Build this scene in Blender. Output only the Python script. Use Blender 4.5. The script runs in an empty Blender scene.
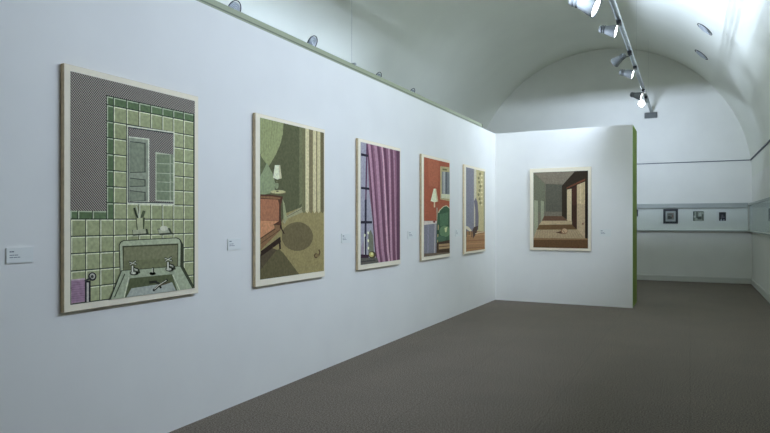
import bpy, bmesh, math, random
from mathutils import Vector, Matrix
random.seed(7)
C = bpy.context.scene.collection

# ------------------------------------------------------------------ survey of the photograph
F, VX, HY, EYE = 630.0, 690.0, 220.5, 1.5
YAW = math.atan((VX - 385) / F)
cy, sy = math.cos(YAW), math.sin(YAW)
def ray(u, v):
    x = (u - 385) / F
    return Vector((x * cy - sy, x * sy + cy, (HY - v) / F))
EYEP = Vector((0, 0, EYE))

# ------------------------------------------------------------------ helpers
def lin(c):
    return tuple(((x / 255) / 12.92 if x / 255 <= .04045 else ((x / 255 + .055) / 1.055) ** 2.4) for x in c)

def mat(name, col, rough=.7, metal=0, noise=0, nscale=20, bump=0, bscale=200, emit=None, estr=0, spec=.5):
    m = bpy.data.materials.new(name); m.use_nodes = True
    nt = m.node_tree; b = nt.nodes['Principled BSDF']
    b.inputs['Roughness'].default_value = rough; b.inputs['Metallic'].default_value = metal
    b.inputs['Specular IOR Level'].default_value = spec
    c = lin(col); b.inputs['Base Color'].default_value = (*c, 1)
    tc = nt.nodes.new('ShaderNodeTexCoord')
    if noise:
        n = nt.nodes.new('ShaderNodeTexNoise'); n.inputs['Scale'].default_value = nscale; n.inputs['Detail'].default_value = 6
        nt.links.new(tc.outputs['Object'], n.inputs['Vector'])
        r = nt.nodes.new('ShaderNodeValToRGB')
        r.color_ramp.elements[0].position = .3; r.color_ramp.elements[1].position = .7
        r.color_ramp.elements[0].color = (*[x * (1 - noise) for x in c], 1)
        r.color_ramp.elements[1].color = (*[min(1, x * (1 + noise)) for x in c], 1)
        nt.links.new(n.outputs['Fac'], r.inputs['Fac']); nt.links.new(r.outputs['Color'], b.inputs['Base Color'])
    if bump:
        n = nt.nodes.new('ShaderNodeTexNoise'); n.inputs['Scale'].default_value = bscale
        nt.links.new(tc.outputs['Object'], n.inputs['Vector'])
        bp = nt.nodes.new('ShaderNodeBump'); bp.inputs['Strength'].default_value = bump; bp.inputs['Distance'].default_value = .002
        nt.links.new(n.outputs['Fac'], bp.inputs['Height']); nt.links.new(bp.outputs['Normal'], b.inputs['Normal'])
    if emit:
        b.inputs['Emission Color'].default_value = (*lin(emit), 1); b.inputs['Emission Strength'].default_value = estr
    return m

WALL = mat('white_wall_paint', (241, 240, 230), .75, noise=.015, nscale=2.5, bump=.15, bscale=60, spec=.2)
ENDW = mat('end_wall_paint', (240, 240, 229), .8, noise=.02, nscale=2, bump=.15, bscale=60, spec=.2)
VAULT = mat('vault_plaster', (237, 239, 224), .85, noise=.02, nscale=1.2, bump=.15, bscale=30, spec=.2)
GREEN = mat('olive_green_paint', (138, 164, 60), .7, noise=.03, nscale=6)
TRIMW = mat('baseboard_paint', (218, 218, 206), .5)
RAILM = mat('picture_rail_metal', (62, 70, 72), .5)
GREYCASE = mat('grey_case_paint', (172, 178, 170), .5)
CASEIN = mat('case_lining', (232, 236, 224), .7)
WOODSIDE = mat('stretcher_side', (222, 200, 160), .7, noise=.1, nscale=30)
CREAM = mat('cream_paper_margin', (252, 242, 212), .8, noise=.02, nscale=30)
CARD = mat('label_card', (238, 240, 230), .6)
INK = mat('label_ink', (120, 124, 128), .7)
TRACKM = mat('track_aluminium', (190, 196, 192), .4, .3)
HEADM = mat('lamp_head_grey', (98, 102, 98), .6, 0)
FINM = mat('dark_grey_fins', (70, 73, 70), .6)
BLACKM = mat('black_plastic', (22, 22, 22), .5)
LENS = mat('lit_lamp_lens', (255, 255, 255), .3, emit=(250, 253, 255), estr=9)
CHANM = mat('channel_enamel', (160, 166, 132), .45)
CHAND = mat('channel_slot', (112, 118, 92), .5)
GRILLE = mat('vent_grille', (200, 206, 206), .5)
VDARK = mat('vent_gap', (38, 42, 44), .8)
VTHR = mat('vent_throat', (150, 156, 156), .8)
BLACKF = mat('black_frame', (30, 34, 30), .4)
MATB = mat('picture_mount', (176, 182, 174), .8)
WIREM = mat('hanging_wire', (140, 146, 142), .4, .5)

def floor_mat():
    m = bpy.data.materials.new('dark_carpet'); m.use_nodes = True
    nt = m.node_tree; N = nt.nodes.new; L = nt.links.new; b = nt.nodes['Principled BSDF']
    b.inputs['Roughness'].default_value = .85; b.inputs['Specular IOR Level'].default_value = .25
    tc = N('ShaderNodeTexCoord')
    n = N('ShaderNodeTexNoise'); n.inputs['Scale'].default_value = 90; n.inputs['Detail'].default_value = 8
    L(tc.outputs['Object'], n.inputs['Vector'])
    r = N('ShaderNodeValToRGB'); r.color_ramp.elements[0].position = .35; r.color_ramp.elements[1].position = .68
    r.color_ramp.elements[0].color = (*lin((84, 76, 66)), 1); r.color_ramp.elements[1].color = (*lin((156, 145, 129)), 1)
    L(n.outputs['Fac'], r.inputs['Fac'])
    n2 = N('ShaderNodeTexNoise'); n2.inputs['Scale'].default_value = 1.6; n2.inputs['Detail'].default_value = 5
    L(tc.outputs['Object'], n2.inputs['Vector'])
    r2 = N('ShaderNodeValToRGB'); r2.color_ramp.elements[0].color = (.86, .86, .85, 1); r2.color_ramp.elements[1].color = (1.08, 1.07, 1.04, 1)
    L(n2.outputs['Fac'], r2.inputs['Fac'])
    mx = N('ShaderNodeMix'); mx.data_type = 'RGBA'; mx.blend_type = 'MULTIPLY'; mx.inputs[0].default_value = 1
    L(r.outputs['Color'], mx.inputs[6]); L(r2.outputs['Color'], mx.inputs[7])
    # seams between carpet widths
    br = N('ShaderNodeTexBrick'); br.inputs['Scale'].default_value = 1; br.offset = 0
    br.inputs['Brick Width'].default_value = 1.0; br.inputs['Row Height'].default_value = 1.0; br.inputs['Mortar Size'].default_value = .004
    br.inputs['Color1'].default_value = (1, 1, 1, 1); br.inputs['Color2'].default_value = (.96, .96, .96, 1); br.inputs['Mortar'].default_value = (.8, .8, .8, 1)
    L(tc.outputs['Object'], br.inputs['Vector'])
    m2 = N('ShaderNodeMix'); m2.data_type = 'RGBA'; m2.blend_type = 'MULTIPLY'; m2.inputs[0].default_value = .8
    L(mx.outputs[2], m2.inputs[6]); L(br.outputs['Color'], m2.inputs[7])
    # stray pale lint specks
    vo = N('ShaderNodeTexVoronoi'); vo.inputs['Scale'].default_value = 7; L(tc.outputs['Object'], vo.inputs['Vector'])
    lt = N('ShaderNodeMath'); lt.operation = 'LESS_THAN'; lt.inputs[1].default_value = .035; L(vo.outputs['Distance'], lt.inputs[0])
    sp = N('ShaderNodeSeparateColor'); L(vo.outputs['Color'], sp.inputs[0])
    l2 = N('ShaderNodeMath'); l2.operation = 'LESS_THAN'; l2.inputs[1].default_value = .05; L(sp.outputs[0], l2.inputs[0])
    ml = N('ShaderNodeMath'); ml.operation = 'MULTIPLY'; L(lt.outputs[0], ml.inputs[0]); L(l2.outputs[0], ml.inputs[1])
    m3 = N('ShaderNodeMix'); m3.data_type = 'RGBA'; L(ml.outputs[0], m3.inputs[0])
    L(m2.outputs[2], m3.inputs[6]); m3.inputs[7].default_value = (*lin((150, 148, 140)), 1)
    L(m3.outputs[2], b.inputs['Base Color'])
    bp = N('ShaderNodeBump'); bp.inputs['Strength'].default_value = .5; bp.inputs['Distance'].default_value = .004
    L(n.outputs['Fac'], bp.inputs['Height']); L(bp.outputs['Normal'], b.inputs['Normal'])
    return m
CARPET = floor_mat()

def paint_mat():
    m = bpy.data.materials.new('artist_paint'); m.use_nodes = True
    nt = m.node_tree; N = nt.nodes.new; L = nt.links.new; b = nt.nodes['Principled BSDF']
    b.inputs['Roughness'].default_value = .8; b.inputs['Specular IOR Level'].default_value = .15
    at = N('ShaderNodeAttribute'); at.attribute_name = 'Col'
    tc = N('ShaderNodeTexCoord')
    n = N('ShaderNodeTexNoise'); n.inputs['Scale'].default_value = 45; n.inputs['Detail'].default_value = 6
    L(tc.outputs['Object'], n.inputs['Vector'])
    r = N('ShaderNodeValToRGB'); r.color_ramp.elements[0].position = .3; r.color_ramp.elements[1].position = .7
    r.color_ramp.elements[0].color = (.8, .8, .8, 1); r.color_ramp.elements[1].color = (1.15, 1.15, 1.13, 1)
    L(n.outputs['Fac'], r.inputs['Fac'])
    mx = N('ShaderNodeMix'); mx.data_type = 'RGBA'; mx.blend_type = 'MULTIPLY'; mx.inputs[0].default_value = 1
    L(at.outputs['Color'], mx.inputs[6]); L(r.outputs['Color'], mx.inputs[7]); L(mx.outputs[2], b.inputs['Base Color'])
    return m
def hatch_mat():
    m = bpy.data.materials.new('hatched_ink'); m.use_nodes = True
    nt = m.node_tree; N = nt.nodes.new; L = nt.links.new; b = nt.nodes['Principled BSDF']
    b.inputs['Roughness'].default_value = .8; b.inputs['Specular IOR Level'].default_value = .15
    tc = N('ShaderNodeTexCoord')
    outs = []
    for d in ((0, 1, 1), (0, 1, -1)):
        v = N('ShaderNodeVectorMath'); v.operation = 'DOT_PRODUCT'; v.inputs[1].default_value = d
        L(tc.outputs['Object'], v.inputs[0])
        k = N('ShaderNodeMath'); k.operation = 'MULTIPLY'; k.inputs[1].default_value = 2 * math.pi / .017; L(v.outputs['Value'], k.inputs[0])
        s = N('ShaderNodeMath'); s.operation = 'SINE'; L(k.outputs[0], s.inputs[0]); outs.append(s)
    w = N('ShaderNodeMath'); w.operation = 'MULTIPLY_ADD'; L(outs[1].outputs[0], w.inputs[0]); w.inputs[1].default_value = .35; L(outs[0].outputs[0], w.inputs[2])
    r = N('ShaderNodeValToRGB'); r.color_ramp.elements[0].position = .0; r.color_ramp.elements[1].position = .95
    r.color_ramp.elements[0].color = (*lin((90, 80, 70)), 1); r.color_ramp.elements[1].color = (*lin((212, 204, 184)), 1)
    L(w.outputs[0], r.inputs['Fac']); L(r.outputs['Color'], b.inputs['Base Color'])
    return m
PAINT, HATCH = paint_mat(), hatch_mat()

def link(name, me, mats, parent=None, smooth=False):
    o = bpy.data.objects.new(name, me); C.objects.link(o)
    for m in (mats if isinstance(mats, (list, tuple)) else [mats]): me.materials.append(m)
    if smooth:
        for p in me.polygons: p.use_smooth = True
    if parent: o.parent = parent
    return o
def fin(name, bm, mats, parent=None, smooth=False, origin=None):
    if origin is not None:
        bmesh.ops.translate(bm, verts=bm.verts, vec=-Vector(origin))
    me = bpy.data.meshes.new(name); bm.to_mesh(me); bm.free()
    o = link(name, me, mats, parent, smooth)
    if origin is not None and parent is None: o.location = origin
    return o
def empty(name, loc, label, cat, group=None, rot=None):
    o = bpy.data.objects.new(name, None); C.objects.link(o); o.location = loc; o.empty_display_size = .1
    if rot: o.rotation_euler = rot
    tag(o, label, cat, group); return o
def tag(o, label, cat, group=None):
    o['label'] = label; o['category'] = cat
    if group: o['group'] = group
    return o
def struct(o, label=None):
    o['kind'] = 'structure'
    if label: o['label'] = label
    return o
def box(bm, x0, x1, y0, y1, z0, z1, mi=0, bevel=0):
    vs = [bm.verts.new((x, y, z)) for x in (x0, x1) for y in (y0, y1) for z in (z0, z1)]
    q = [(0, 1, 3, 2), (4, 6, 7, 5), (0, 4, 5, 1), (2, 3, 7, 6), (0, 2, 6, 4), (1, 5, 7, 3)]
    fs = [bm.faces.new([vs[i] for i in f]) for f in q]
    for f in fs: f.material_index = mi
    if bevel:
        es = list({e for f in fs for e in f.edges})
        bmesh.ops.bevel(bm, geom=es, offset=bevel, segments=2, affect='EDGES')
    return fs
def prism(bm, pts, axis, a0, a1, mi=0):
    """closed 2-D outline pushed along an axis ('y': pts are (x,z); 'x': pts are (y,z))"""
    mk = (lambda p, a: (p[0], a, p[1])) if axis == 'y' else (lambda p, a: (a, p[0], p[1]))
    A = [bm.verts.new(mk(p, a0)) for p in pts]; B = [bm.verts.new(mk(p, a1)) for p in pts]
    n = len(pts); fs = [bm.faces.new(A), bm.faces.new(B[::-1])]
    for i in range(n): fs.append(bm.faces.new((A[i], B[i], B[(i + 1) % n], A[(i + 1) % n])))
    for f in fs: f.material_index = mi
    bmesh.ops.recalc_face_normals(bm, faces=bm.faces)
def lathe(bm, prof, M=Matrix(), seg=32, mi=0):
    """profile (r, z) turned about local z, then moved by M"""
    rings = []
    for r, z in prof:
        rings.append([bm.verts.new(M @ Vector((r * math.cos(2 * math.pi * k / seg), r * math.sin(2 * math.pi * k / seg), z))) for k in range(seg)])
    for i in range(len(rings) - 1):
        for k in range(seg):
            f = bm.faces.new((rings[i][k], rings[i][(k + 1) % seg], rings[i + 1][(k + 1) % seg], rings[i + 1][k])); f.material_index = mi
    return rings
def cap(bm, ring, mi=0):
    f = bm.faces.new(ring); f.material_index = mi
def tube(bm, a, b, r, seg=8):
    a, b = Vector(a), Vector(b)
    M = Matrix.Translation(a) @ (b - a).to_track_quat('Z', 'Y').to_matrix().to_4x4()
    R = lathe(bm, [(r, 0), (r, (b - a).length)], M, seg); cap(bm, R[0][::-1]); cap(bm, R[1])

# ------------------------------------------------------------------ the room
XR, YE, XL, YB = 1.32, 17.17, -5.52, -4.0
VCX, VCZ, VR = -2.10, 2.52, 3.42
XW, ZW, YC = -3.32, 3.144, 11.64     # hung wall face, its top, the corner
bm = bmesh.new(); box(bm, XL - .2, XR + .2, YB - .2, YE + .2, -.1, 0)
struct(fin('floor', bm, CARPET))
bm = bmesh.new(); box(bm, XR, XR + .2, YB, YE, 0, VCZ); struct(fin('wall_right', bm, ENDW))
bm = bmesh.new(); box(bm, XL - .2, XL, YB, YE, 0, VCZ); struct(fin('wall_outer', bm, WALL))
bm = bmesh.new(); box(bm, XL - .2, XR + .2, YE, YE + .2, 0, 6.1); struct(fin('wall_back', bm, ENDW))
bm = bmesh.new(); box(bm, XL - .2, XR + .2, YB - .2, YB, 0, 6.1); struct(fin('wall_front', bm, WALL))
# barrel vault
bm = bmesh.new(); n = 72
def arc(r): return [(VCX + r * math.cos(math.pi * k / n), VCZ + r * math.sin(math.pi * k / n)) for k in range(n + 1)]
A = [[bm.verts.new((x, y, z)) for x, z in arc(VR)] for y in (YB, YE)]
B = [[bm.verts.new((x, y, z)) for x, z in arc(VR + .18)] for y in (YB, YE)]
for k in range(n):
    bm.faces.new((A[0][k], A[1][k], A[1][k + 1], A[0][k + 1])).smooth = True
    bm.faces.new((B[0][k], B[0][k + 1], B[1][k + 1], B[1][k])).smooth = True
struct(fin('ceiling', bm, VAULT))
# hung wall with the long row of pictures
bm = bmesh.new(); box(bm, XW - .16, XW, YB, YC, 0, ZW)
struct(fin('wall_left', bm, WALL))
# deep free-standing partition closing the row, its end painted green
PX0, PY0, PX1, PY1 = XW, YC, -.883, 11.55
bm = bmesh.new()
out = [(XW - .16, YC + .006), (PX0, PY0), (PX1, PY1), (PX1, 12.48), (XW - .16, 12.48)]
Aa = [bm.verts.new((x, y, 0)) for x, y in out]; Bb = [bm.verts.new((x, y, ZW)) for x, y in out]
bm.faces.new(Aa[::-1]); bm.faces.new(Bb)
for i in range(5):
    f = bm.faces.new((Aa[i], Aa[(i + 1) % 5], Bb[(i + 1) % 5], Bb[i])); f.material_index = 1 if i == 2 else 0
struct(fin('wall_divider', bm, [WALL, GREEN]))
# baseboards and the dark picture rail
bm = bmesh.new(); prism(bm, [(YE, 0), (YE, .135), (YE - .008, .135), (YE - .02, .12), (YE - .02, 0)], 'x', XL, XR); struct(fin('baseboard_back', bm, TRIMW))
bm = bmesh.new(); prism(bm, [(XR, 0), (XR, .135), (XR - .008, .135), (XR - .02, .12), (XR - .02, 0)], 'y', YB, YE - .02); struct(fin('baseboard_right', bm, TRIMW))
ZR = 2.93; xr = VCX + math.sqrt(VR ** 2 - (ZR - VCZ) ** 2)
bm = bmesh.new(); prism(bm, [(YE, ZR - .009), (YE, ZR + .009), (YE - .02, ZR + .009), (YE - .022, ZR - .009)], 'x', -4, xr); struct(fin('trim_1', bm, RAILM))
bm = bmesh.new(); prism(bm, [(xr + .01, ZR - .016), (xr + .01, ZR + .014), (xr - .02, ZR + .014), (xr - .022, ZR - .016)], 'y', YB, YE - .022); struct(fin('trim_2', bm, RAILM))

# ------------------------------------------------------------------ painted pictures
K = (1.46, 1.37, 1.2)
class Art:
    """a painting drawn as flat shapes on its own front plane"""
    def __init__(s, P0, d, n, tl, br, label, group, art, thick=.03, gap=.006):
        s.d, s.n = Vector(d), Vector(n); s.P0 = Vector(P0) + s.n * (thick + gap)
        (a0, z1), (a1, z0) = s.pt(*tl), s.pt(*br)
        s.a0, s.a1, s.z0, s.z1 = a0, a1, z0, z1
        s.org = s.P0 + s.d * ((a0 + a1) / 2) - s.n * (thick + gap); s.org.z = z0
        s.root = empty('painting', s.org, label, 'painting', group)
        bm = bmesh.new()
        V = [s.w(a, z, -t) for t in (thick, 0) for a, z in ((a0, z0), (a1, z0), (a1, z1), (a0, z1))]
        vs = [bm.verts.new(v) for v in V]
        for k, f in enumerate([(3, 2, 1, 0), (4, 5, 6, 7), (0, 1, 5, 4), (1, 2, 6, 5), (2, 3, 7, 6), (3, 0, 4, 7)]):
            bm.faces.new([vs[i] for i in f]).material_index = 1 if k == 1 else 0
        bmesh.ops.recalc_face_normals(bm, faces=bm.faces)
        bmesh.ops.bevel(bm, geom=list(bm.edges), offset=.002, segments=1, affect='EDGES')
        fin('stretcher', bm, [WOODSIDE, CREAM], s.root)
        for a in (a0 + .2, a1 - .2):   # hanging cleats behind
            bm = bmesh.new()
            vv = [bm.verts.new(s.w(a + i, z1 - .15 + j, -thick - k)) for i in (-.03, .03) for j in (-.03, .03) for k in (0, gap)]
            for f in [(0, 1, 3, 2), (4, 6, 7, 5), (0, 4, 5, 1), (2, 3, 7, 6), (0, 2, 6, 4), (1, 5, 7, 3)]: bm.faces.new([vv[i] for i in f])
            fin('hanging_cleat', bm, RAILM, s.root)
        s.bm = bmesh.new(); s.col = s.bm.loops.layers.float_color.new('Col'); s.k = 1; s.T = lambda p: p
        s.art = [s.pt(*p) for p in art]; s.artpx = art
        s.sub = 0; s.lastk = -1
    def pt(s, u, v):
        r = ray(u, v); t = (s.P0 - EYEP).dot(s.n) / r.dot(s.n); P = EYEP + r * t
        return ((P - s.P0).dot(s.d), P.z)
    def w(s, a, z, off=0):
        P = s.P0 + s.d * a + s.n * off; P.z = z
        return P - s.org
    def crop(s, x0, y0, k): s.T = lambda p: (x0 + p[0] * k, y0 + p[1] * k)
    def layer(s): s.k += 1
    def poly(s, pts, col, mi=0, raw=False):
        P = [s.pt(*(p if raw else s.T(p))) for p in pts]
        lo = [min(q[i] for q in s.art) for i in (0, 1)]; hi = [max(q[i] for q in s.art) for i in (0, 1)]
        P = [(min(max(a, lo[0]), hi[0]), min(max(z, lo[1]), hi[1])) for a, z in P]
        s.sub = s.sub + 1 if s.k == s.lastk else 0; s.lastk = s.k
        s.face(P, col, mi, .00001 * s.sub)
    def face(s, P, col, mi=0, eps=0):
        Q = []
        for p in P:
            if not Q or abs(p[0] - Q[-1][0]) + abs(p[1] - Q[-1][1]) > 1e-5: Q.append(p)
        if len(Q) > 1 and abs(Q[0][0] - Q[-1][0]) + abs(Q[0][1] - Q[-1][1]) < 1e-5: Q.pop()
        if len(Q) < 3: return
        ar = sum(Q[i - 1][0] * Q[i][1] - Q[i][0] * Q[i - 1][1] for i in range(len(Q)))
        if abs(ar) < 1e-7: return
        if ar < 0: Q = Q[::-1]; 
        f = s.bm.faces.new([s.bm.verts.new(s.w(a, z, .0004 * s.k + eps)) for a, z in Q]); f.material_index = mi
        lc = lin(col); lu = .3 * lc[0] + .6 * lc[1] + .1 * lc[2]; c = [min(.95, (lu + (x - lu) * .8) * k_) for x, k_ in zip(lc, K)]
        for l in f.loops: l[s.col] = (*c, 1)
    def line(s, a, b, wd, col):
        (x0, y0), (x1, y1) = a, b; L = math.hypot(x1 - x0, y1 - y0) or 1
        nx, ny = -(y1 - y0) / L * wd / 2, (x1 - x0) / L * wd / 2
        s.poly([(x0 + nx, y0 + ny), (x1 + nx, y1 + ny), (x1 - nx, y1 - ny), (x0 - nx, y0 - ny)], col)
    def path(s, pts, wd, col):
        for a, b in zip(pts, pts[1:]): s.line(a, b, wd, col)
    def ell(s, cx, cy_, rx, ry, col, n=20, a0=0, a1=2 * math.pi):
        s.poly([(cx + rx * math.cos(a0 + (a1 - a0) * k / n), cy_ + ry * math.sin(a0 + (a1 - a0) * k / n)) for k in range(n)], col)
    def rect(s, x0, y0, x1, y1, col): s.poly([(x0, y0), (x1, y0), (x1, y1), (x0, y1)], col)
    def done(s):
        return fin('picture', s.bm, [PAINT, HATCH], s.root)
WL = dict(P0=(XW, 0, 0), d=(0, 1, 0), n=(1, 0, 0))
G = 'large paintings in the row'

# --- 1: tiled washroom with basin
a = Art(**WL, tl=(64, 63), br=(198.4, 293), group=G, art=[(70.4, 71.2), (194.6, 101.6), (71.2, 304), (194.2, 288)],
        label='large painting of a green tiled washroom with basin, taps and mirror cabinet')
ax = [p[0] for p in a.art]; az = [p[1] for p in a.art]
A0, A1, Z0, Z1 = min(ax), max(ax), min(az), max(az)
a.face([(A0, Z0), (A1, Z0), (A1, Z1), (A0, Z1)], (44, 58, 42))
Yx = lambda x: a.pt(x, 200)[0]
colsx = [Yx(71)] ; w10 = (Yx(193.8) - Yx(71)) / 10
cols = [Yx(71) + w10 * k for k in range(11)]
zr = lambda y: a.pt(193.8, y)[1]
t0 = zr(122.3); th = (zr(122.3) - zr(261.5)) / 10
rows = [t0 - th * k for k in range(14)]
zhalf = zr(114.7); xhalf = (Yx(106.9), Yx(113.9))
a.layer()
def tile(x0, x1, z1, z0, dark=False):
    x0, x1, z0, z1 = max(x0, A0), min(x1, A1), max(z0, Z0), min(z1, Z1)
    if x1 - x0 < .01 or z1 - z0 < .01: return
    g = .0065; j = random.uniform(-7, 7)
    hi = (172, 188, 160) if dark else (218, 220, 186); c = (90 + j, 116 + j, 76 + j) if dark else (152 + j, 162 + j, 116 + j)
    a.k = 2; a.face([(x0, z0 + g), (x1 - g, z0 + g), (x1 - g, z1), (x0, z1)], hi)
    a.k = 3; a.face([(x0 + .008, z0 + g), (x1 - g, z0 + g), (x1 - g, z1 - .007), (x0 + .008, z1 - .007)], c)
for i in range(14):
    z1 = rows[i]; z0 = z1 - th
    if z0 < Z0 - th: break
    for k in range(10):
        if k < 3 and i < 7: continue
        x0, x1 = cols[k], cols[k + 1]
        tile(x0, x1, z1, z0)
    if i < 7: tile(xhalf[0], cols[3], z1, z0, True)
tile(xhalf[0], cols[3], zhalf, t0, True)
for k in range(3, 10): tile(cols[k], cols[k + 1], zhalf, t0, True)
zl1, zl0 = a.pt(90, 211)[1], rows[7]
for x0, x1 in ((A0, Yx(78)), (Yx(78), Yx(92.7)), (Yx(92.7), Yx(106.9))): tile(x0, x1, zl1, zl0, True)
a.k = 5
a.face([(A0, zl1), (xhalf[0] - .006, zl1), (xhalf[0] - .006, zhalf + .006), (A1, zhalf + .006), (A1, Z1), (A0, Z1)], (90, 90, 90), 1)
# mirror cabinet
a.crop(0, 0, 1); a.k = 5
a.poly([(126.8, 125.2), (174.4, 132), (174.4, 205.2), (126.8, 204)], (205, 212, 195))
a.layer(); a.poly([(127.8, 126.8), (173.2, 133.2), (173.2, 203.6), (127.8, 202.6)], (60, 66, 60))
a.layer(); a.poly([(128.4, 128), (173, 134.3), (173, 202.6), (128.4, 201.6)], (90, 90, 90), 1)
a.layer(); a.poly([(128.4, 136.4), (149, 138.6), (149, 202), (128.4, 201.4)], (200, 208, 190))
a.layer(); a.poly([(128.4, 137.6), (147.6, 139.8), (147.6, 201.6), (128.4, 201)], (142, 152, 132))
a.layer()
for y0, y1 in ((142, 172.5), (178.5, 186.5), (191, 201)):
    a.poly([(129.5, y0 - .8), (145.2, y0 + 1), (145.2, y1), (129.5, y1 + .4)], (70, 78, 68))
a.layer()
for y0, y1 in ((142.8, 171.7), (179.3, 185.7), (191.8, 200.5)):
    a.poly([(129.5, y0 - .8), (144, y0 + 1), (144, y1), (129.5, y1 + .4)], (128, 140, 118))
a.poly([(155, 152), (173, 154.8), (173, 202), (155, 201)], (180, 190, 165))
a.layer()
ys = [153.6, 163.2, 172.8, 181.5, 190.8, 199.8]
for y0, y1 in zip(ys, ys[1:]):
    for x0, x1 in ((156, 169.3), (170, 172.8)): a.poly([(x0, y0 + .5), (x1, y0 + 1.2), (x1, y1 + .5), (x0, y1)], (122, 138, 108))
# cup with brushes and soap on their shelves
a.crop(120, 195, .1501); a.k = 8
a.poly([(78, 232), (180, 225), (190, 262), (85, 272)], (60, 68, 50)); a.poly([(245, 225), (330, 220), (352, 262), (262, 268)], (70, 78, 60))
a.layer(); a.poly([(82, 232), (168, 226), (172, 255), (84, 262)], (165, 172, 140)); a.poly([(250, 230), (318, 226), (330, 250), (258, 256)], (170, 178, 150))
a.path([(92, 85), (105, 130), (122, 160)], 12, (55, 66, 48)); a.path([(105, 75), (118, 120), (125, 160)], 7, (185, 195, 170)); a.path([(158, 105), (150, 130), (140, 165)], 20, (80, 92, 62))
a.layer(); a.poly([(105, 155), (160, 150), (157, 225), (112, 232)], (172, 180, 138)); a.poly([(148, 152), (163, 150), (158, 225), (150, 227)], (72, 84, 52))
a.ell(290, 222, 26, 17, (196, 200, 182)); a.path([(112, 232), (105, 155)], 5, (62, 72, 50))
# basin
a.crop(110, 235, .1616); a.k = 8
a.poly([(432, 25), (452, 60), (450, 188), (530, 330), (490, 345), (420, 195)], (58, 66, 44))
a.layer(); a.poly([(52, 60), (62, 42), (80, 32), (410, 15), (432, 25), (440, 50), (438, 200), (60, 225)], (54, 62, 44))
a.layer(); a.poly([(57, 62), (67, 46), (82, 37), (408, 20), (427, 29), (434, 52), (432, 200), (62, 222)], (166, 178, 146))
a.layer(); a.poly([(74, 68), (420, 52), (418, 192), (78, 218)], (72, 76, 48)); 
a.layer(); a.poly([(82, 76), (414, 62), (412, 196), (82, 220)], (122, 126, 90)); a.poly([(82, 160), (412, 140), (412, 196), (82, 220)], (112, 118, 80))
a.layer(); a.poly([(66, 218), (434, 190), (520, 345), (400, 380), (-10, 420)], (64, 74, 52))
a.layer(); a.poly([(70, 222), (430, 194), (505, 345), (400, 380), (0, 420)], (160, 174, 144))
a.path([(88, 240), (24, 385)], 7, (74, 86, 60)); a.path([(112, 262), (84, 385)], 5, (205, 212, 188))
a.layer(); a.poly([(118, 268), (380, 242), (412, 345), (300, 362), (88, 390)], (86, 96, 62))
a.layer(); a.poly([(128, 330), (380, 292), (404, 345), (300, 362), (96, 388)], (162, 172, 164)); a.path([(384, 245), (428, 345)], 6, (200, 208, 182))
a.poly([(238, 285), (285, 280), (285, 296), (240, 302)], (44, 48, 34))
a.layer()
a.path([(262, 345), (300, 312), (352, 275)], 14, (44, 46, 38)); a.path([(272, 288), (300, 300), (310, 330)], 12, (48, 50, 42)); a.path([(300, 312), (368, 290)], 10, (90, 84, 60))
a.layer(); a.path([(270, 335), (300, 308), (345, 280)], 5, (190, 192, 178))
for x, y in ((145, 205), (365, 182)):
    a.k = 14
    a.ell(x, y + 30, 27, 15, (48, 54, 40)); a.path([(x - 8, y + 25), (x - 8, y - 18)], 20, (56, 62, 46)); a.path([(x, y), (x + 26, y + 8), (x + 32, y + 32)], 14, (56, 62, 46))
    a.path([(x - 32, y - 40), (x + 18, y - 22)], 11, (52, 58, 44)); a.path([(x - 28, y - 20), (x + 14, y - 46)], 11, (52, 58, 44))
    a.layer(); a.path([(x - 10, y + 25), (x - 10, y - 15)], 9, (205, 210, 196)); a.path([(x, y + 4), (x + 22, y + 12)], 6, (196, 202, 186)); a.ell(x - 4, y + 30, 16, 8, (196, 202, 184))
    a.path([(x - 30, y - 38), (x + 14, y - 22)], 4, (200, 205, 190)); a.path([(x - 26, y - 20), (x + 12, y - 44)], 4, (200, 205, 190))
a.k = 14; a.ell(260, 238, 20, 10, (50, 56, 42)); a.path([(262, 232), (262, 200)], 12, (54, 60, 46)); a.layer(); a.path([(258, 234), (258, 205)], 5, (198, 204, 188))
# towel on its rail
a.crop(60, 245, .1617); a.k = 6
a.poly([(68, 213), (152, 205), (152, 350), (68, 362)], (160, 128, 156)); a.poly([(152, 225), (188, 218), (188, 348), (152, 354)], (44, 44, 46)); a.layer()
a.rect(163, 232, 176, 352, (188, 186, 182)); a.poly([(68, 213), (152, 205), (152, 214), (68, 222)], (186, 165, 182))
for y in range(235, 350, 14): a.line((68, y), (150, y - 8), 4, (146, 112, 142))
a.ell(198, 195, 26, 27, (44, 44, 46)); a.layer(); a.ell(198, 193, 17, 18, (170, 172, 164)); a.layer(); a.ell(197, 195, 9, 10, (70, 72, 66)); a.line((150, 222), (190, 205), 12, (60, 60, 62))
a.done()

def base(a, col):
    xs = [p[0] for p in a.art]; zs = [p[1] for p in a.art]
    a.face([(min(xs), min(zs)), (max(xs), min(zs)), (max(xs), max(zs)), (min(xs), max(zs))], col); a.layer()

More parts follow.
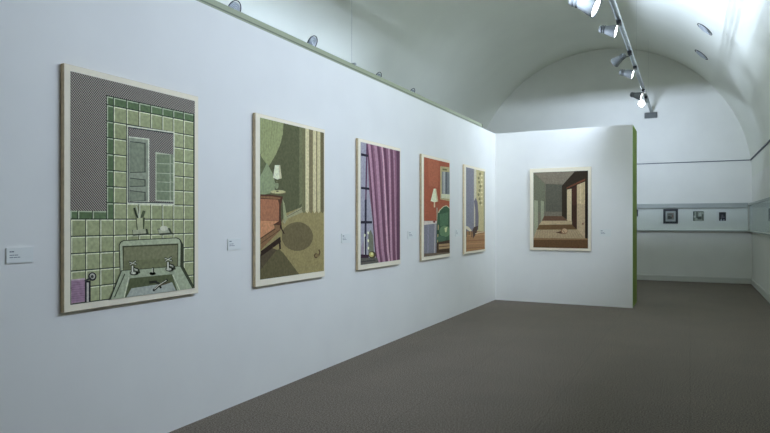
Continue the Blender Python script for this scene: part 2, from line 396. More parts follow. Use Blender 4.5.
# --- 2: room corner with sofa, lamp and curtain
a = Art(**WL, tl=(255.5, 112.5), br=(324.8, 276.5), group=G, art=[(260, 118.2), (323.8, 132.8), (260.6, 279.6), (323.3, 270.8)],
        label='large olive painting of a sofa corner with a small lamp and striped curtain')
base(a, (88, 92, 60))
a.crop(250, 110, .1616)
a.poly([(305, 90), (345, 110), (345, 560), (305, 590)], (112, 116, 78)); a.poly([(60, 285), (115, 350), (60, 433)], (96, 104, 68))
a.layer(); a.poly([(40, 40), (207, 70), (202, 150), (187, 212), (160, 275), (130, 325), (115, 350), (92, 322), (70, 290), (40, 265)], (142, 152, 98))
for i in range(7): a.line((75 + 16 * i, 55), (70 + 14 * i, 270 - 10 * i), 3, (130, 140, 88))
a.crop(250, 160, .1501); a.poly([(112, 18), (150, 90), (165, 150), (165, 215), (60, 235), (60, 110), (92, 60)], (134, 150, 108))
a.crop(250, 220, .1572)   # floor
a.poly([(190, 30), (230, -45), (365, -95), (400, -85), (480, -85), (480, 345), (60, 400), (60, 120)], (146, 134, 80))
a.crop(250, 160, .1501); a.layer(); a.poly([(215, 412), (240, 375), (345, 310), (372, 318), (372, 338), (245, 392), (232, 425)], (152, 150, 112)); a.line((238, 382), (350, 322), 3, (90, 86, 60))
for x0, x1, c in ((345, 372, (112, 112, 74)), (368, 392, (198, 190, 142)), (392, 418, (122, 112, 76)), (418, 440, (194, 186, 138)), (440, 447, (120, 108, 70)), (447, 468, (190, 182, 132)), (468, 495, (106, 98, 62))):
    a.poly([(x0, -300), (x1, -300), (x1, 340), ((x0 + x1) / 2, 356), (x0, 338)], c)
a.crop(250, 220, .1572); a.k = 4
a.ell(300, 105, 100, 92, (108, 98, 62), 32); a.poly([(70, 225), (185, 185), (215, 215), (312, 345), (60, 400), (60, 240)], (96, 90, 56)); a.poly([(60, 320), (170, 190), (120, 170), (60, 220)], (84, 74, 52))
a.layer(); a.poly([(68, 100), (185, 15), (195, 62), (68, 190)], (132, 96, 58)); a.poly([(68, 198), (192, 105), (196, 140), (68, 232)], (50, 36, 26))
a.layer(); a.poly([(60, -20), (145, -5), (155, 52), (60, 115)], (192, 130, 82)); a.line((66, 118), (160, 56), 6, (88, 58, 36)); a.line((66, 150), (190, 62), 4, (92, 64, 40))
a.line((190, -10), (196, 55), 12, (52, 36, 26)); a.line((196, 50), (216, 88), 8, (60, 44, 30)); a.line((187, 130), (190, 186), 11, (48, 36, 26))
a.crop(250, 160, .1501); a.layer()
a.poly([(60, 228), (150, 232), (218, 243), (212, 268), (204, 300), (205, 433), (60, 433)], (84, 52, 34))
a.layer(); a.poly([(60, 240), (150, 243), (205, 252), (195, 262), (60, 252)], (134, 96, 58)); a.poly([(60, 258), (185, 264), (192, 300), (190, 405), (60, 405)], (166, 106, 68)); a.poly([(60, 405), (190, 407), (150, 433), (60, 433)], (196, 134, 84))
a.layer(); a.poly([(214, 260), (228, 290), (246, 400), (222, 398)], (150, 156, 110))
a.ell(186, 216, 52, 14, (112, 104, 66)); a.layer(); a.ell(184, 212, 50, 12, (182, 180, 124)); a.ell(176, 168, 12, 26, (132, 146, 106)); a.line((180, 120), (180, 145), 10, (96, 100, 62)); a.line((168, 150), (190, 150), 6, (86, 88, 52))
a.layer(); a.poly([(163, 34), (198, 34), (209, 122), (178, 130), (151, 118)], (222, 220, 184)); a.poly([(188, 34), (198, 34), (209, 122), (194, 126)], (192, 188, 146)); a.ell(180, 208, 10, 4, (90, 84, 50))
a.crop(250, 220, .1572); a.path([(436, 188), (442, 205), (436, 225), (420, 240), (410, 238), (408, 222), (420, 212)], 8, (92, 70, 42)); a.ell(426, 226, 9, 12, (130, 110, 62))
a.done()

# --- 3: mauve curtain beside a window
a = Art(**WL, tl=(358.2, 138), br=(400.5, 264), group=G, art=[(361, 143), (399.9, 151.3), (360.6, 265), (399.7, 259.2)],
        label='large painting of a mauve curtain drawn beside a barred window')
base(a, (138, 92, 118))
a.crop(0, 0, 1)
a.poly([(360, 140), (367, 140), (369, 190), (377.5, 262), (360, 268)], (152, 152, 170)); 
a.layer()
def cx_(t, b, y): return t + (b - t) * (y - 143) / 120
folds = [(367.3, 376.5, .6, (92, 54, 78)), (369.2, 378.5, 1.2, (176, 132, 156)), (371.6, 380.5, .8, (112, 70, 96)), (375.5, 384, 1.6, (170, 126, 150)), (378.2, 386.2, 1.3, (108, 66, 92)), (382.2, 388.6, .9, (194, 152, 172)), (384.4, 391, 1.4, (104, 62, 88)),
         (388.8, 391.6, .9, (180, 136, 158)), (391.4, 394.3, 1.3, (112, 70, 94)), (393.6, 396.4, .7, (164, 122, 144)), (397.8, 398.6, 1.6, (98, 60, 84))]
for t, b, w_, c in folds:
    n_ = 7
    P = [(cx_(t, b, 140 + 22 * i) - w_ + .25 * math.sin(i), 140 + 22 * i) for i in range(n_)]; Q = [(cx_(t, b, 140 + 22 * i) + w_, 140 + 22 * i) for i in range(n_)]
    a.poly(P + Q[::-1], c)
a.crop(352, 135, .1618)
a.layer(); a.line((92, 40), (84, 433), 9, (96, 60, 92)); a.line((84, 400), (82, 760), 12, (48, 46, 66))
a.layer(); a.poly([(55, 112), (100, 122), (96, 136), (55, 128)], (42, 40, 54)); a.poly([(55, 320), (107, 326), (107, 340), (55, 334)], (42, 40, 54))
a.crop(352, 200, .1662); a.poly([(50, 126), (120, 127), (120, 141), (50, 142)], (42, 40, 54))
a.k = 5; a.poly([(98, 205), (112, 178), (126, 215), (132, 335), (98, 335)], (112, 116, 98)); a.poly([(56, 280), (76, 230), (76, 330), (56, 330)], (146, 132, 150)); a.layer()
for x, y in ((96, 197), (96, 245), (97, 290), (75, 212)): a.ell(x, y, 5, 9, (206, 214, 178))
a.line((73, 215), (73, 330), 4, (205, 208, 205))
a.poly([(45, 328), (100, 330), (100, 348), (45, 350)], (62, 38, 54)); a.poly([(45, 350), (150, 346), (160, 380), (45, 400)], (94, 92, 86))
a.layer(); a.ell(120, 330, 22, 22, (74, 70, 40)); a.layer(); a.ell(116, 328, 14, 15, (190, 186, 96)); a.layer(); a.ell(118, 324, 6, 6, (222, 218, 150)); a.line((48, 372), (140, 362), 8, (70, 70, 66))
a.done()

# --- 4: red room with green armchair
a = Art(**WL, tl=(421.7, 153.6), br=(450, 256.5), group=G, art=[(424.2, 157.1), (449.5, 163.2), (423.9, 256.5), (449.1, 253.4)],
        label='large painting of a red room with a green armchair and white lamp')
base(a, (164, 82, 50))
a.crop(415, 150, .127)
a.poly([(100, 70), (190, 90), (180, 300), (110, 280)], (172, 92, 58)); a.layer()
a.poly([(198, 128), (280, 138), (280, 405), (198, 388)], (172, 160, 112)); a.layer(); a.poly([(212, 170), (280, 176), (280, 350), (212, 345)], (120, 128, 134)); a.poly([(206, 345), (280, 350), (280, 385), (206, 378)], (196, 200, 172))
a.layer(); a.line((228, 170), (228, 345), 8, (186, 190, 186)); a.line((248, 172), (248, 345), 7, (82, 88, 92)); a.poly([(215, 145), (250, 150), (250, 162), (215, 158)], (110, 110, 60))
a.poly([(146, 304), (166, 304), (182, 405), (152, 412), (122, 402)], (226, 220, 184)); a.line((152, 408), (152, 452), 10, (206, 190, 150)); a.layer(); a.poly([(158, 304), (166, 304), (182, 405), (170, 408)], (196, 182, 140))
a.crop(415, 205, .1316); a.k = 5
a.poly([(40, 120), (150, 120), (200, 125), (200, 140), (165, 150), (165, 400), (40, 400)], (124, 124, 138)); a.layer(); a.poly([(60, 122), (195, 122), (195, 136), (60, 152)], (200, 192, 184)); a.ell(145, 128, 10, 7, (120, 50, 36))
a.line((152, 140), (148, 380), 5, (190, 184, 180)); a.line((166, 20), (168, 270), 8, (168, 156, 130)); a.line((100, 155), (96, 385), 10, (134, 134, 152))
a.layer(); a.poly([(172, 60), (182, 40), (215, 10), (240, 6), (280, 30), (280, 300), (160, 290), (165, 150)], (58, 92, 66)); a.layer()
a.path([(178, 60), (184, 42), (215, 12), (238, 5), (262, 24)], 6, (196, 196, 160)); a.poly([(185, 70), (250, 55), (250, 150), (190, 160)], (76, 116, 84))
a.line((176, 150), (170, 285), 7, (170, 150, 104)); a.poly([(165, 190), (262, 180), (262, 205), (168, 222)], (48, 78, 56)); a.ell(225, 200, 42, 44, (94, 132, 92)); a.layer(); a.poly([(222, 175), (245, 165), (238, 205), (228, 208)], (184, 196, 140)); a.ell(200, 255, 35, 22, (70, 106, 82))
a.layer(); a.poly([(162, 285), (265, 265), (265, 372), (160, 378)], (70, 52, 36)); a.layer(); a.poly([(178, 298), (265, 290), (265, 328), (178, 338)], (164, 134, 90)); a.line((180, 318), (262, 310), 6, (100, 72, 44)); a.poly([(40, 372), (265, 358), (265, 372), (40, 400)], (110, 96, 80))
a.done()

# --- 5: lavender wall, tall patterned curtain, wooden floor
a = Art(**WL, tl=(464.4, 164.2), br=(485.3, 251.2), group=G, art=[(466.8, 168.1), (484.7, 171.6), (466, 250.8), (484.3, 249.2)],
        label='large painting of a lavender room with a chair on an orange floor, nearest the corner')
base(a, (126, 127, 142))
a.crop(458, 160, .1156)
a.poly([(140, 60), (245, 80), (245, 640), (140, 640)], (178, 168, 118)); a.layer(); a.rect(138, 60, 158, 640, (186, 182, 158)); a.rect(222, 70, 245, 640, (130, 130, 112))
for y in range(120, 380, 36): a.ell(185 + 8 * math.sin(y), y, 9, 13, (126, 120, 78)); a.ell(205, y + 16, 7, 8, (206, 198, 150))
a.crop(458, 205, .1223); a.layer()
a.poly([(55, 215), (230, 215), (230, 380), (55, 390)], (160, 116, 70)); a.layer()
for y, c in ((240, (178, 134, 84)), (285, (142, 98, 54)), (310, (176, 128, 78)), (345, (146, 100, 58))): a.line((60, y + 10), (225, y), 8, c)
a.poly([(130, -30), (145, -60), (160, -20), (168, 100), (165, 200), (120, 235), (118, 190), (140, 180), (140, 40)], (112, 108, 122)); a.poly([(130, 180), (165, 170), (150, 230), (122, 275), (118, 210)], (78, 62, 54))
a.layer(); a.poly([(66, 170), (84, 178), (112, 208), (96, 215), (64, 195)], (206, 198, 170)); a.line((70, 200), (70, 260), 6, (90, 66, 42)); a.line((112, 215), (112, 262), 6, (92, 70, 50)); a.line((90, 215), (92, 245), 12, (120, 96, 60)); a.path([(140, 235), (170, 225), (210, 220)], 6, (196, 182, 150))
a.done()

# --- 6: long colonnade, on the partition
dP = Vector((PX1 - PX0, PY1 - PY0, 0)).normalized(); nP = Vector((dP.y, -dP.x, 0))
WP = dict(P0=(PX0, PY0, 0), d=dP, n=nP)
a = Art(**WP, tl=(529.9, 168.9), br=(591, 251.2), group=G, art=[(533.4, 172.6), (588, 171.6), (533.4, 247.4), (588, 248)],
        label='brown painting of an empty colonnaded hall, alone on the end partition')
base(a, (112, 106, 90))
a.crop(525, 165, .1039)
a.poly([(60, 60), (195, 185), (200, 450), (60, 460)], (104, 108, 88)); a.poly([(200, 180), (360, 190), (360, 450), (200, 450)], (88, 88, 76))
a.poly([(90, 75), (480, 65), (370, 180), (200, 180)], (122, 114, 98)); a.poly([(355, 200), (480, 60), (620, 50), (620, 520), (355, 520)], (52, 44, 32))
a.layer(); a.poly([(88, 338), (125, 345), (125, 640), (88, 700)], (142, 148, 122)); a.poly([(152, 342), (182, 350), (182, 580), (152, 620)], (142, 148, 122))
a.poly([(404, 238), (448, 228), (448, 560), (404, 545)], (192, 176, 134)); a.poly([(500, 192), (578, 160), (578, 700), (500, 690)], (188, 168, 124)); a.poly([(450, 225), (500, 195), (500, 600), (450, 560)], (74, 46, 34)); a.poly([(400, 232), (580, 150), (580, 130), (400, 215)], (104, 60, 36))
a.layer(); a.line((535, 180), (535, 690), 8, (202, 184, 142)); a.line((560, 170), (560, 690), 5, (166, 146, 104))
a.crop(525, 205, .1155); a.k = 5
a.poly([(165, 96), (325, 96), (370, 135), (145, 140)], (100, 72, 52)); a.layer()
a.poly([(148, 136), (405, 136), (412, 172), (118, 176)], (172, 152, 114)); a.layer(); a.poly([(122, 172), (412, 168), (452, 216), (100, 218)], (104, 78, 42)); a.layer()
a.poly([(100, 214), (455, 212), (525, 290), (66, 288)], (164, 144, 108)); a.poly([(405, 0), (450, 0), (450, 212), (408, 172)], (64, 42, 30)); a.poly([(452, -10), (520, -10), (520, 288), (452, 212)], (176, 154, 118)); a.poly([(520, -100), (560, -100), (560, 300), (520, 285)], (42, 32, 24))
a.layer(); a.poly([(60, 284), (545, 290), (560, 385), (60, 380)], (98, 70, 38)); a.poly([(60, 284), (545, 290), (545, 302), (60, 300)], (134, 104, 66))
for i in range(18): a.line((95 + 24 * i, 286), (115 + 20 * i, 216), 3, (140, 120, 86))
a.layer(); a.poly([(265, 240), (310, 225), (320, 250)], (84, 58, 38)); a.ell(340, 226, 30, 26, (120, 84, 56)); a.layer(); a.ell(343, 224, 24, 21, (178, 150, 112)); a.line((325, 215), (350, 245), 4, (110, 76, 50)); a.ell(502, 163, 8, 8, (120, 80, 60))
a.done()

# ------------------------------------------------------------------ wall labels
def label_card(plane, tl, br, label, lines, kw=1):
    P0, d, n = Vector(plane['P0']), Vector(plane['d']), Vector(plane['n'])
    def pt(u, v):
        r = ray(u, v); t = (P0 - EYEP).dot(n) / r.dot(n); P = EYEP + r * t; return (P - P0).dot(d), P.z
    (a0, z1), (a1, z0) = pt(*tl), pt(*br)
    org = P0 + d * ((a0 + a1) / 2); org.z = z0
    root = empty('wall_label', org, label, 'label', 'caption labels beside the paintings')
    def slab(bm, a0, a1, z0, z1, t0, t1):
        vv = [bm.verts.new(P0 + d * a_ + n * t - Vector((org.x, org.y, 0)) + Vector((0, 0, z - z0_))) for a_ in (a0, a1) for z in (z0, z1) for t in (t0, t1)]
        for f in [(0, 1, 3, 2), (4, 6, 7, 5), (0, 4, 5, 1), (2, 3, 7, 6), (0, 2, 6, 4), (1, 5, 7, 3)]: bm.faces.new([vv[i] for i in f])
        bmesh.ops.recalc_face_normals(bm, faces=bm.faces)
    z0_ = z0
    bm = bmesh.new(); slab(bm, a0, a1, z0, z1, 0, .008); fin('card', bm, CARD, root)
    W = a1 - a0; Hh = z1 - z0
    for fz, words, hh in lines:
        bm = bmesh.new()
        for x0, x1 in words:
            slab(bm, a0 + W * x0, a0 + W * x1, z0 + Hh * (fz - hh / 2), z0 + Hh * (fz + hh / 2), .008, .0084)
        fin('text_line', bm, INK, root)
L1 = [(.76, [(.11, .17), (.18, .27)], .08), (.53, [(.11, .2), (.21, .27), (.29, .42)], .045), (.38, [(.11, .24), (.26, .38), (.4, .5)], .045)]
label_card(WL, (5.6, 248.3), (32.4, 262), 'white caption card at the far left, below and before the washroom painting', L1)
label_card(WL, (227.2, 238.8), (240, 249.4), 'white caption card between the washroom painting and the sofa painting', L1)
label_card(WL, (341.2, 233.8), (350, 242.6), 'white caption card between the sofa painting and the mauve curtain painting', L1)
label_card(WL, (407.6, 231), (416, 238.3), 'white caption card between the mauve curtain painting and the red room painting', L1)
label_card(WL, (455, 229.4), (460, 236.2), 'white caption card between the red room painting and the lavender room painting', L1)
label_card(WP, (599.6, 229), (611, 236.5), 'white caption card to the right of the colonnade painting on the partition', L1)

# ------------------------------------------------------------------ glazed display cases
def glass_mat():
    m = bpy.data.materials.new('clear_glass'); m.use_nodes = True
    nt = m.node_tree; nt.nodes.remove(nt.nodes['Principled BSDF']); out = nt.nodes['Material Output']
    t = nt.nodes.new('ShaderNodeBsdfTransparent'); t.inputs[0].default_value = (.985, .99, .99, 1)
    g = nt.nodes.new('ShaderNodeBsdfGlossy'); g.inputs['Roughness'].default_value = .02; g.inputs[0].default_value = (.8, .85, .87, 1)
    f = nt.nodes.new('ShaderNodeFresnel'); f.inputs[0].default_value = 1.07
    mx = nt.nodes.new('ShaderNodeMixShader'); q = nt.nodes.new('ShaderNodeMath'); q.operation = 'MULTIPLY'; q.inputs[1].default_value = .3; nt.links.new(f.outputs[0], q.inputs[0]); nt.links.new(q.outputs[0], mx.inputs[0]); nt.links.new(t.outputs[0], mx.inputs[1]); nt.links.new(g.outputs[0], mx.inputs[2]); nt.links.new(mx.outputs[0], out.inputs[0])
    return m
GLASS = glass_mat()
CD = .075; ZB, ZT = 1.25, 1.905
def case(axis, a0, a1, face, sgn, label, joints):
    """axis 'x': runs along x on the end wall; 'y': runs along y on the right wall"""
    def bx(bm, p0, p1, d0, d1, z0, z1, mi=0, bevel=0):
        e0, e1 = sorted((face + sgn * d0, face + sgn * d1))
        if axis == 'x': box(bm, p0, p1, e0, e1, z0, z1, mi, bevel)
        else: box(bm, e0, e1, p0, p1, z0, z1, mi, bevel)
    mid = (a0 + a1) / 2
    loc = (mid, face, ZB) if axis == 'x' else (face, mid, ZB)
    root = empty('display_case', loc, label, 'display case', 'glazed wall cases')
    def part(name, bm, m): 
        o = fin(name, bm, m, root, origin=loc); o.location = (0, 0, 0); return o
    bm = bmesh.new(); bx(bm, a0, a1, 0, .015, ZB, ZT); part('back_panel', bm, CASEIN)
    bm = bmesh.new(); bx(bm, a0, a1, .015, CD, ZB, ZB + .03, 0, .003); part('bottom_shelf', bm, CASEIN)
    bm = bmesh.new(); bx(bm, a0, a1, CD, CD + .012, ZB - .012, ZB + .012); part('front_edge', bm, GREYCASE)
    bm = bmesh.new(); RH = .1 if axis == 'x' else .045
    bx(bm, a0, a1, .0, .02, ZT, ZT + .012); bx(bm, a0, a1, CD - .02, CD, ZT - RH, ZT); part('top_rail', bm, GREYCASE)
    bm = bmesh.new(); bx(bm, a0, a1, .015, CD - .02, ZT - .008, ZT - .002); part('glass_top', bm, GLASS)
    for j0, j1 in zip(joints, joints[1:]):
        bm = bmesh.new(); bx(bm, j0 + .003, j1 - .003, CD - .012, CD - .006, ZB + .03, ZT - RH); part('glass_pane', bm, GLASS)
    for e in (a0, a1 - .015):
        bm = bmesh.new(); bx(bm, e, e + .015, .015, CD - .02, ZB + .03, ZT - .03); part('end_panel', bm, CASEIN)
xc = XR - CD - .012
case('x', -3.2, xc, YE, -1, 'pale glazed wall case along the end wall holding framed pictures', [-3.2, -2.1, -1.0, 0.02, xc])
case('y', 10.6, YE, XR, -1, 'pale glazed wall case on the right wall meeting the corner', [10.6, 12.2, 13.8, 15.4, YE - CD - .02])

def small_picture(axis, u0, v0, u1, v1, label, kind, wall, sgn):
    r0, r1 = ray(u0, v0), ray(u1, v1); i = 1 if axis == 'x' else 0
    pf = wall + sgn * .03
    t0, t1 = pf / r0[i], pf / r1[i]; P, Q = EYEP + r0 * t0, EYEP + r1 * t1
    j = 0 if axis == 'x' else 1
    a0, a1 = sorted((P[j], Q[j])); z1, z0 = P.z, Q.z
    bkw = wall + sgn * .015
    loc = ((a0 + a1) / 2, bkw, z0) if axis == 'x' else (bkw, (a0 + a1) / 2, z0)
    root = empty('framed_picture' if kind == 'frame' else 'mounted_print', loc, label, 'picture', 'small pictures in the wall cases')
    def bx(bm, p0, p1, d0, d1, z0, z1, mi=0):
        e0, e1 = sorted((bkw + sgn * d0, bkw + sgn * d1))
        if axis == 'x': box(bm, p0, p1, e0, e1, z0, z1, mi)
        else: box(bm, e0, e1, p0, p1, z0, z1, mi)
    def part(name, bm, m):
        o = fin(name, bm, m, root, origin=loc); o.location = (0, 0, 0); return o
    W, Hh = a1 - a0, z1 - z0
    if kind == 'frame':
        f = .16 * W; bm = bmesh.new()
        bx(bm, a0, a1, 0, .022, z0, z0 + f); bx(bm, a0, a1, 0, .022, z1 - f, z1); bx(bm, a0, a0 + f, 0, .022, z0 + f, z1 - f); bx(bm, a1 - f, a1, 0, .022, z0 + f, z1 - f)
        part('frame', bm, BLACKF)
        bm = bmesh.new(); bx(bm, a0 + f, a1 - f, 0, .01, z0 + f, z1 - f); part('mount', bm, MATB); ins = .27; dep = .01
    elif kind == 'sheet':
        bm = bmesh.new(); bx(bm, a0, a1, 0, .006, z0, z1); part('mount', bm, mat('print_paper', (150, 160, 148), .8)); ins = .02; dep = .006
    else:
        e = .5 * W; bm = bmesh.new(); bx(bm, a0 - e, a1 + e, 0, .006, z0 - .35 * Hh, z1 + .35 * Hh); part('mount', bm, mat('white_mount', (232, 236, 226), .8)); ins = 0; dep = .006
    p0, p1, q0, q1 = a0 + W * ins, a1 - W * ins, z0 + Hh * ins, z1 - Hh * ins
    w, h = p1 - p0, q1 - q0
    bm = bmesh.new(); M = []
    def d(x0, y0, x1, y1, mi, k): bx(bm, p0 + w * x0, p0 + w * x1, dep, dep + .001 * k, q1 - h * y1, q1 - h * y0, mi)
    if kind == 'frame':
        M = [mat('sketch_grey', (128, 132, 120), .8, noise=.15, nscale=60), mat('sketch_dark', (70, 74, 66), .8), mat('sketch_red', (132, 104, 92), .8)]
        d(0, 0, 1, 1, 0, 1); d(.05, .22, .8, .3, 1, 2); d(.1, .45, .5, .9, 1, 2); d(.35, .6, .7, .85, 1, 2.4); d(.7, .3, .9, .7, 2, 2); d(.2, .05, .9, .12, 2, 2)
    elif kind == 'sheet':
        M = [mat('print_tone', (160, 168, 150), .8, noise=.3, nscale=50), mat('print_dark', (84, 92, 80), .8), mat('print_light', (190, 196, 184), .8)]
        d(0, 0, 1, 1, 0, 1); d(0, 0, .12, 1, 1, 2); d(.3, .05, .42, .7, 1, 2); d(.4, .55, .8, .85, 1, 2); d(.55, .15, .75, .5, 2, 2); d(.05, .45, .25, .65, 2, 2.5); d(.85, .3, .97, .9, 1, 2); d(.1, 0, .95, .06, 1, 2.2)
    else:
        M = [mat('print_black', (16, 16, 20), .5), mat('print_grey', (92, 92, 98), .7), mat('print_pale', (168, 178, 180), .7)]
        d(0, 0, 1, 1, 0, 1); d(.35, .3, .6, .55, 1, 2); d(.3, .5, .8, .68, 1, 2.2); d(.2, .85, .45, 1, 2, 2); d(.3, .75, .4, .85, 2, 2); d(.62, .82, .78, 1, 2, 2)
    part('picture', bm, M)
small_picture('x', 663.2, 209, 678, 223.6, 'small dark-framed picture in the end case, nearest the green panel', 'frame', YE, -1)
small_picture('x', 693, 211.2, 704, 221, 'small pale grey-green print between the framed picture and the black print', 'sheet', YE, -1)
small_picture('x', 719, 212.2, 726, 220.8, 'small black print on a white mount near the end corner', 'mount', YE, -1)
small_picture('x', 628, 209.5, 638, 216.5, 'sliver of a dark-framed picture peeking out behind the green panel', 'frame', YE, -1)
small_picture('y', 767.9, 208.5, 771.8, 221, 'black print in the right wall case cut by the frame edge', 'mount', XR, -1)

# ------------------------------------------------------------------ suspended channel above the hung wall
root = empty('lighting_channel', (XW - .085, 3.4, ZW), 'long pale green metal channel running along the top of the picture wall', 'lighting channel')
L0, L1_ = YB + .05, 10.95; oy = 3.4; x0, x1 = -.045, .045
bm = bmesh.new()
prism(bm, [(x1, 0), (x1, .032), (x1 - .012, .036), (x1 - .012, .042), (x1, .046), (x1, .085), (x1 - .008, .093), (x0, .093), (x0, 0)], 'y', L0 - oy, L1_ - oy)
fin('housing', bm, CHANM, root)
bm = bmesh.new(); box(bm, x1 - .0125, x1 + .001, L0 - oy, L1_ - oy, .0325, .0455); fin('slot', bm, CHAND, root)
bm = bmesh.new(); box(bm, x0 - .004, x1 + .004, L1_ - oy, L1_ - oy + .03, 0, .098, 0, .012); fin('end_cap', bm, CHAND, root)
for yw in (-1.5, 2.1, 5.75 + 0.43):
    bm = bmesh.new(); zt = VCZ + math.sqrt(VR ** 2 - (XW - .085 - VCX) ** 2) - ZW
    tube(bm, (0, yw - oy, .09), (0, yw - oy, zt), .0014); fin('hanger_wire', bm, WIREM, root)
    bm = bmesh.new(); box(bm, -.03, .05, yw - oy - .02, yw - oy + .02, .093, .113, 0, .004); fin('clip', bm, GREYCASE, root)

# ------------------------------------------------------------------ round diffusers on the vault
def vent(u, v, zshift=0):
    r = ray(u, v); A_ = r.x ** 2 + r.z ** 2; B_ = 2 * (-VCX * r.x + (EYE - VCZ) * r.z); C_ = VCX ** 2 + (EYE - VCZ) ** 2 - VR ** 2
    t = (-B_ + math.sqrt(B_ * B_ - 4 * A_ * C_)) / 2 / A_; P = EYEP + r * t
    return P
def vquat(P): return Vector((VCX - P.x, 0, VCZ - P.z)).normalized().to_track_quat('Z', 'Y')
def make_vent(P, label, group):
    root = empty('ceiling_vent', P, label, 'ceiling vent', group); root.rotation_euler = vquat(P).to_euler()
    bm = bmesh.new(); R = lathe(bm, [(.168, .0), (.168, .01), (.152, .01), (.152, -.004)], seg=48); fin('rim', bm, VDARK, root, True)
    bm = bmesh.new()
    for r in (.035, .07, .105): lathe(bm, [(r, -.01), (r + .018, .02), (r + .02, .02), (r + .006, -.01)], seg=40)
    R = lathe(bm, [(.022, .0), (.02, .018), (.001, .02)], seg=24)
    fin('louvre_rings', bm, GRILLE, root, True)
    bm = bmesh.new(); R = lathe(bm, [(.146, .002), (.001, .006)], seg=48); fin('throat', bm, VTHR, root, False)
    return root
def dup(root, P, label, sc=1):
    r = root.copy(); C.objects.link(r); r.location = P; r.rotation_euler = vquat(P).to_euler(); r['label'] = label; r.scale = (sc,) * 3
    for ch in list(root.children):
        c = ch.copy(); C.objects.link(c); c.parent = r
    return r
GV = 'round ceiling vents above the picture wall'
v0 = make_vent(vent(234, 9.5), 'round ceiling vent above the channel, nearest of the four in view', GV)
for p, l in (((312, 43), 'round ceiling vent above the channel, second of four from the near end'), ((377.5, 78), 'round ceiling vent above the channel, third of four from the near end'), ((411.5, 93.5), 'round ceiling vent above the channel, farthest of the four')):
    dup(v0, vent(*p), l, .7)
v0.scale = (.7,) * 3
GR = 'round ceiling vents on the right of the vault'
for p, l in (((705, 29), 'round ceiling vent on the right of the vault, upper and nearer one'), ((701.5, 54.5), 'round ceiling vent on the right of the vault, lower and farther one')):
    q = dup(v0, vent(*p), l); q['group'] = GR
# ------------------------------------------------------------------ lighting track and its spotlights
TX, TZ = -.869, 4.23
root = empty('lighting_track', (TX, 7, TZ), 'long grey ceiling lighting track running the length of the vault', 'lighting track')
bm = bmesh.new()
prism(bm, [(-.032, -.02), (-.02, -.02), (-.02, -.005), (.02, -.005), (.02, -.02), (.032, -.02), (.032, .02), (-.032, .02)], 'y', YB + .1 - 7, YE - .05 - 7)
fin('rail', bm, TRACKM, root)
rb = empty('junction_box', (TX - .02, YE, TZ - .16), 'small grey box on the end wall where the lighting track ends', 'junction box')
bm = bmesh.new(); box(bm, -.14, .15, -.09, 0, 0, .135, 0, .006); fin('housing', bm, HEADM, rb)
bm = bmesh.new(); box(bm, -.12, .13, -.096, -.09, .015, .12, 0, .002); fin('cover', bm, HEADM, rb)
for yw in (-2, 1.5, 5, 8.6, 12.2, 15.8):
    zt = VCZ + math.sqrt(VR ** 2 - (TX - VCX) ** 2) - TZ
    bm = bmesh.new(); tube(bm, (0, yw - 7, .02), (0, yw - 7, zt), .0007, 6); fin('hanger_wire', bm, WIREM, root)

def spot_mesh():
    """head built along +Z, mouth at z=.2; pivot at origin"""
    bm = bmesh.new()
    R = lathe(bm, [(.001, -.1), (.034, -.1), (.042, -.092), (.044, -.03), (.05, -.02), (.08, .1), (.082, .11), (.078, .112), (.07, .095)], seg=36)
    return bm
def spotlight(y, aim, label, scale=1, off=(-.15, 0, -.1), name='track_spotlight', group='spotlights on the ceiling track', dx=-.0):
    root = empty(name, (TX, y, TZ - .02), label, 'spotlight', group)
    aim = Vector(aim).normalized(); q = aim.to_track_quat('Z', 'Y')
    bm = bmesh.new(); box(bm, -.03, .03, -.07, .07, -.045, 0, 0, .004); fin('adapter', bm, BLACKM, root)
    piv = Vector(off)
    bm = bmesh.new(); tube(bm, (-.0, 0, -.045), (-.0, 0, -.075), .012, 12)
    tube(bm, (0, 0, -.07), piv + Vector((0, .055, 0)), .006); tube(bm, (0, 0, -.07), piv + Vector((0, -.055, 0)), .006); fin('yoke', bm, HEADM, root)
    bm = spot_mesh(); M = Matrix.Translation(piv) @ q.to_matrix().to_4x4() @ Matrix.Scale(scale, 4)
    bm.transform(M); h = fin('head', bm, HEADM, root, True)
    bm = bmesh.new(); R = lathe(bm, [(.073, .1), (.001, .102)], seg=36); bm.transform(M); fin('lens', bm, LENS, h)
    bm = bmesh.new(); lathe(bm, [(.046, -.075), (.05, -.07), (.05, -.062), (.046, -.057)], seg=30); lathe(bm, [(.046, -.045), (.052, -.04), (.052, -.034), (.046, -.03)], seg=30)
    bm.transform(M); fin('cooling_fins', bm, FINM, h)
    return root, M @ Vector((0, 0, .13)), aim
def lamp(P, aim, e, ang, blend=.5, size=.07, col=(.785, .925, 1.23)):
    l = bpy.data.lights.new('beam', 'SPOT'); l.energy = e; l.spot_size = math.radians(ang); l.spot_blend = blend; l.shadow_soft_size = size; l.color = col
    o = bpy.data.objects.new('beam', l); C.objects.link(o); o.rotation_euler = Vector(aim).normalized().to_track_quat('-Z', 'Y').to_euler()
    return o, P
def fit(y, aim, label, e, ang, blend=.5, scale=1, beam_aim=None, size=.07, off=(-.15, 0, -.1)):
    root, P, ai = spotlight(y, aim, label, scale, off)
    o, P = lamp(P, beam_aim or aim, e, ang, blend, size); o.parent = root; o.location = P
    return root
PL, PR, PB = 190, 70, 10  # powers of the added, unseen battens
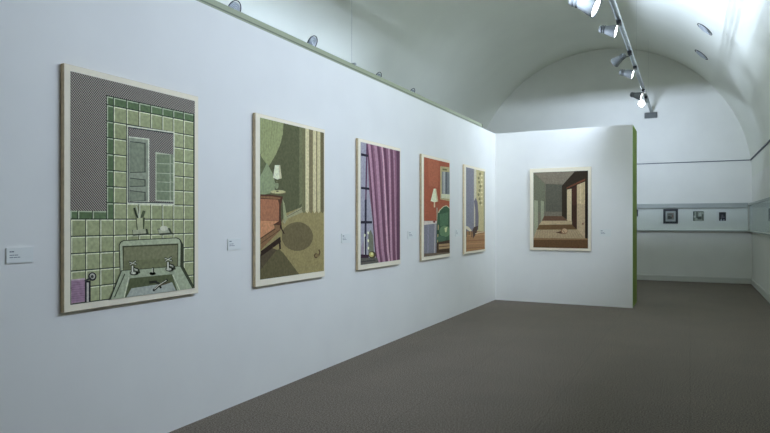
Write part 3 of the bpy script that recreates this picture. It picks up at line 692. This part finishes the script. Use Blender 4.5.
def strip(x, z, y0, y1, dirx, tilt, power, label, lip=0.0, rot=0, spread=180, arm=None, nod=0):
    """long shaded batten added for its light: a lamp strip at the back of a black-lined hood, its top plate cutting the light off above"""
    ym = (y0 + y1) / 2; hl = (y1 - y0) / 2
    root = empty('added_batten', (x, ym, z) if not rot else (ym, x, z), label, 'batten light', 'added hooded battens'); root.rotation_euler = (0, 0, rot)
    ct, st = math.cos(math.radians(tilt)), math.sin(math.radians(tilt))
    def T(p): return (dirx * (p[0] * ct - p[1] * st), p[0] * st + p[1] * ct)
    def pr(name, pts, m):
        bm = bmesh.new(); prism(bm, [T(p) for p in pts], 'y', -hl, hl); return fin(name, bm, m, root)
    pr('hood', [(.26, .0), (.26, .008), (-.03, .02), (-.05, .0), (-.05, -.06), (lip, -.07), (lip, -.062), (-.04, -.055), (-.04, -.002)], BLACKM)
    for y in (-hl, hl):
        bm = bmesh.new(); prism(bm, [T(p) for p in ((.26, .008), (-.03, .02), (-.05, 0), (-.05, -.07), (.2, -.07))], 'y', y - .004, y + .004); fin('end_plate', bm, BLACKM, root)
    for yy in range(4):
        y = -hl + .5 + (2 * hl - 1) * yy / 3; zt = 0 if rot else VCZ + math.sqrt(VR ** 2 - (x - VCX) ** 2) - z
        b2 = bmesh.new()
        if dirx < 0: tube(b2, (0, y, .01), (0, y, zt), .004); fin('hanger_rod', b2, WIREM, root)
        elif arm: tube(b2, (-.04, y, -.02), (-arm, y, -.02), .008); fin('wall_bracket', b2, WIREM, root)
        else: tube(b2, (-.04, y, -.02), (VCX - math.sqrt(VR ** 2 - (z - .02 - VCZ) ** 2) - x, y, -.02), .008); fin('wall_bracket', b2, WIREM, root)
    l = bpy.data.lights.new('tube', 'AREA'); l.shape = 'RECTANGLE'; l.size = .022; l.size_y = y1 - y0 - .1; l.energy = power; l.spread = math.radians(spread); l.color = (.785, .925, 1.23)
    o = bpy.data.objects.new('tube', l); C.objects.link(o); o.parent = root
    an = math.radians(tilt - nod); d = Vector((dirx * math.cos(an), 0, math.sin(an))); up = Vector((0, 1, 0)); X_ = up.cross(-d)
    M = Matrix((X_, up, -d)).transposed(); o.matrix_local = Matrix.Translation(Vector((T((-.02, -.014))[0], 0, T((-.02, -.014))[1]))) @ M.to_4x4()
strip(.85, 4.0, 2.4, 7.6, -1, 6.3, PR, 'added long black-hooded batten on the right, out of view, washing the picture wall', spread=150, nod=28)  # unseen lamp added to brighten the long picture wall
strip(.45, 4.65, 4.0, 9.6, -1, -5, PB, 'added slim black-hooded batten high on the right, out of view, lighting the vault opposite', spread=26)  # added out of view for the bright band on the left vault
for zz, tl, lab in ((3.46, 30, 'topmost of the three'), (3.22, 32, 'middle one of three'), (2.98, 34, 'lowest of the three')):
    strip(-4.6, zz, 7.2, 11.6, 1, tl, PL / 3, 'added black-hooded batten hidden behind the picture wall, ' + lab, .1, spread=105)  # unseen lamps added for the lit right vault, split to soften the track's shadow
strip(12.62, 3.08, -1.65, -0.95, 1, 17, 36, 'added short black-hooded batten hidden behind the end partition', .04, rot=math.pi / 2, spread=120, arm=.14)  # hidden lamp added to brighten the end wall
T = 14
fit(7.25, (1, -.06, -.5), 'nearest and largest grey spotlight, at the top edge of the picture', T, 70, .5, 1.5, off=(-.2, 0, -.29))
for y, lab in ((9.1, 'grey track spotlight with a lit mouth, second down the track'), (11.9, 'small grey track spotlight with a lit mouth, fourth down the track'), (14.1, 'small grey track spotlight with a lit mouth, fifth down the track')):
    fit(y, (1, -.06, -.3), lab, T, 70, .5, 1.1)
fit(10.8, (-.8, .45, -.42), 'grey track spotlight with its pale back turned, third down the track', 95, 110, 1)
fit(14.9, (-.25, -1, -.3), 'glaring spotlight at the far end of the track facing the room', T * 2, 80, .5, off=(-.06, 0, -.13))
fit(6.4, (-.3, 1, -.36), 'added track spotlight before the view aimed down the hall at the partition', 200, 58, .9)  # out-of-view lamp added to light the partition face

# ------------------------------------------------------------------ camera and view
cam = bpy.data.cameras.new('camera'); co = bpy.data.objects.new('camera', cam); C.objects.link(co)
cam.sensor_fit = 'HORIZONTAL'; cam.sensor_width = 36; cam.lens = F / 770 * 36
cam.shift_y = (HY - 216.5) / 770
co.location = EYEP; co.rotation_euler = (math.pi / 2, 0, YAW)
bpy.context.scene.camera = co
w = bpy.data.worlds.new('world'); bpy.context.scene.world = w; w.use_nodes = True
w.node_tree.nodes['Background'].inputs[0].default_value = (0, 0, 0, 1)
vs = bpy.context.scene.view_settings
vs.view_transform = 'Standard'; vs.look = 'None'; vs.gamma = 1; vs.exposure = .54
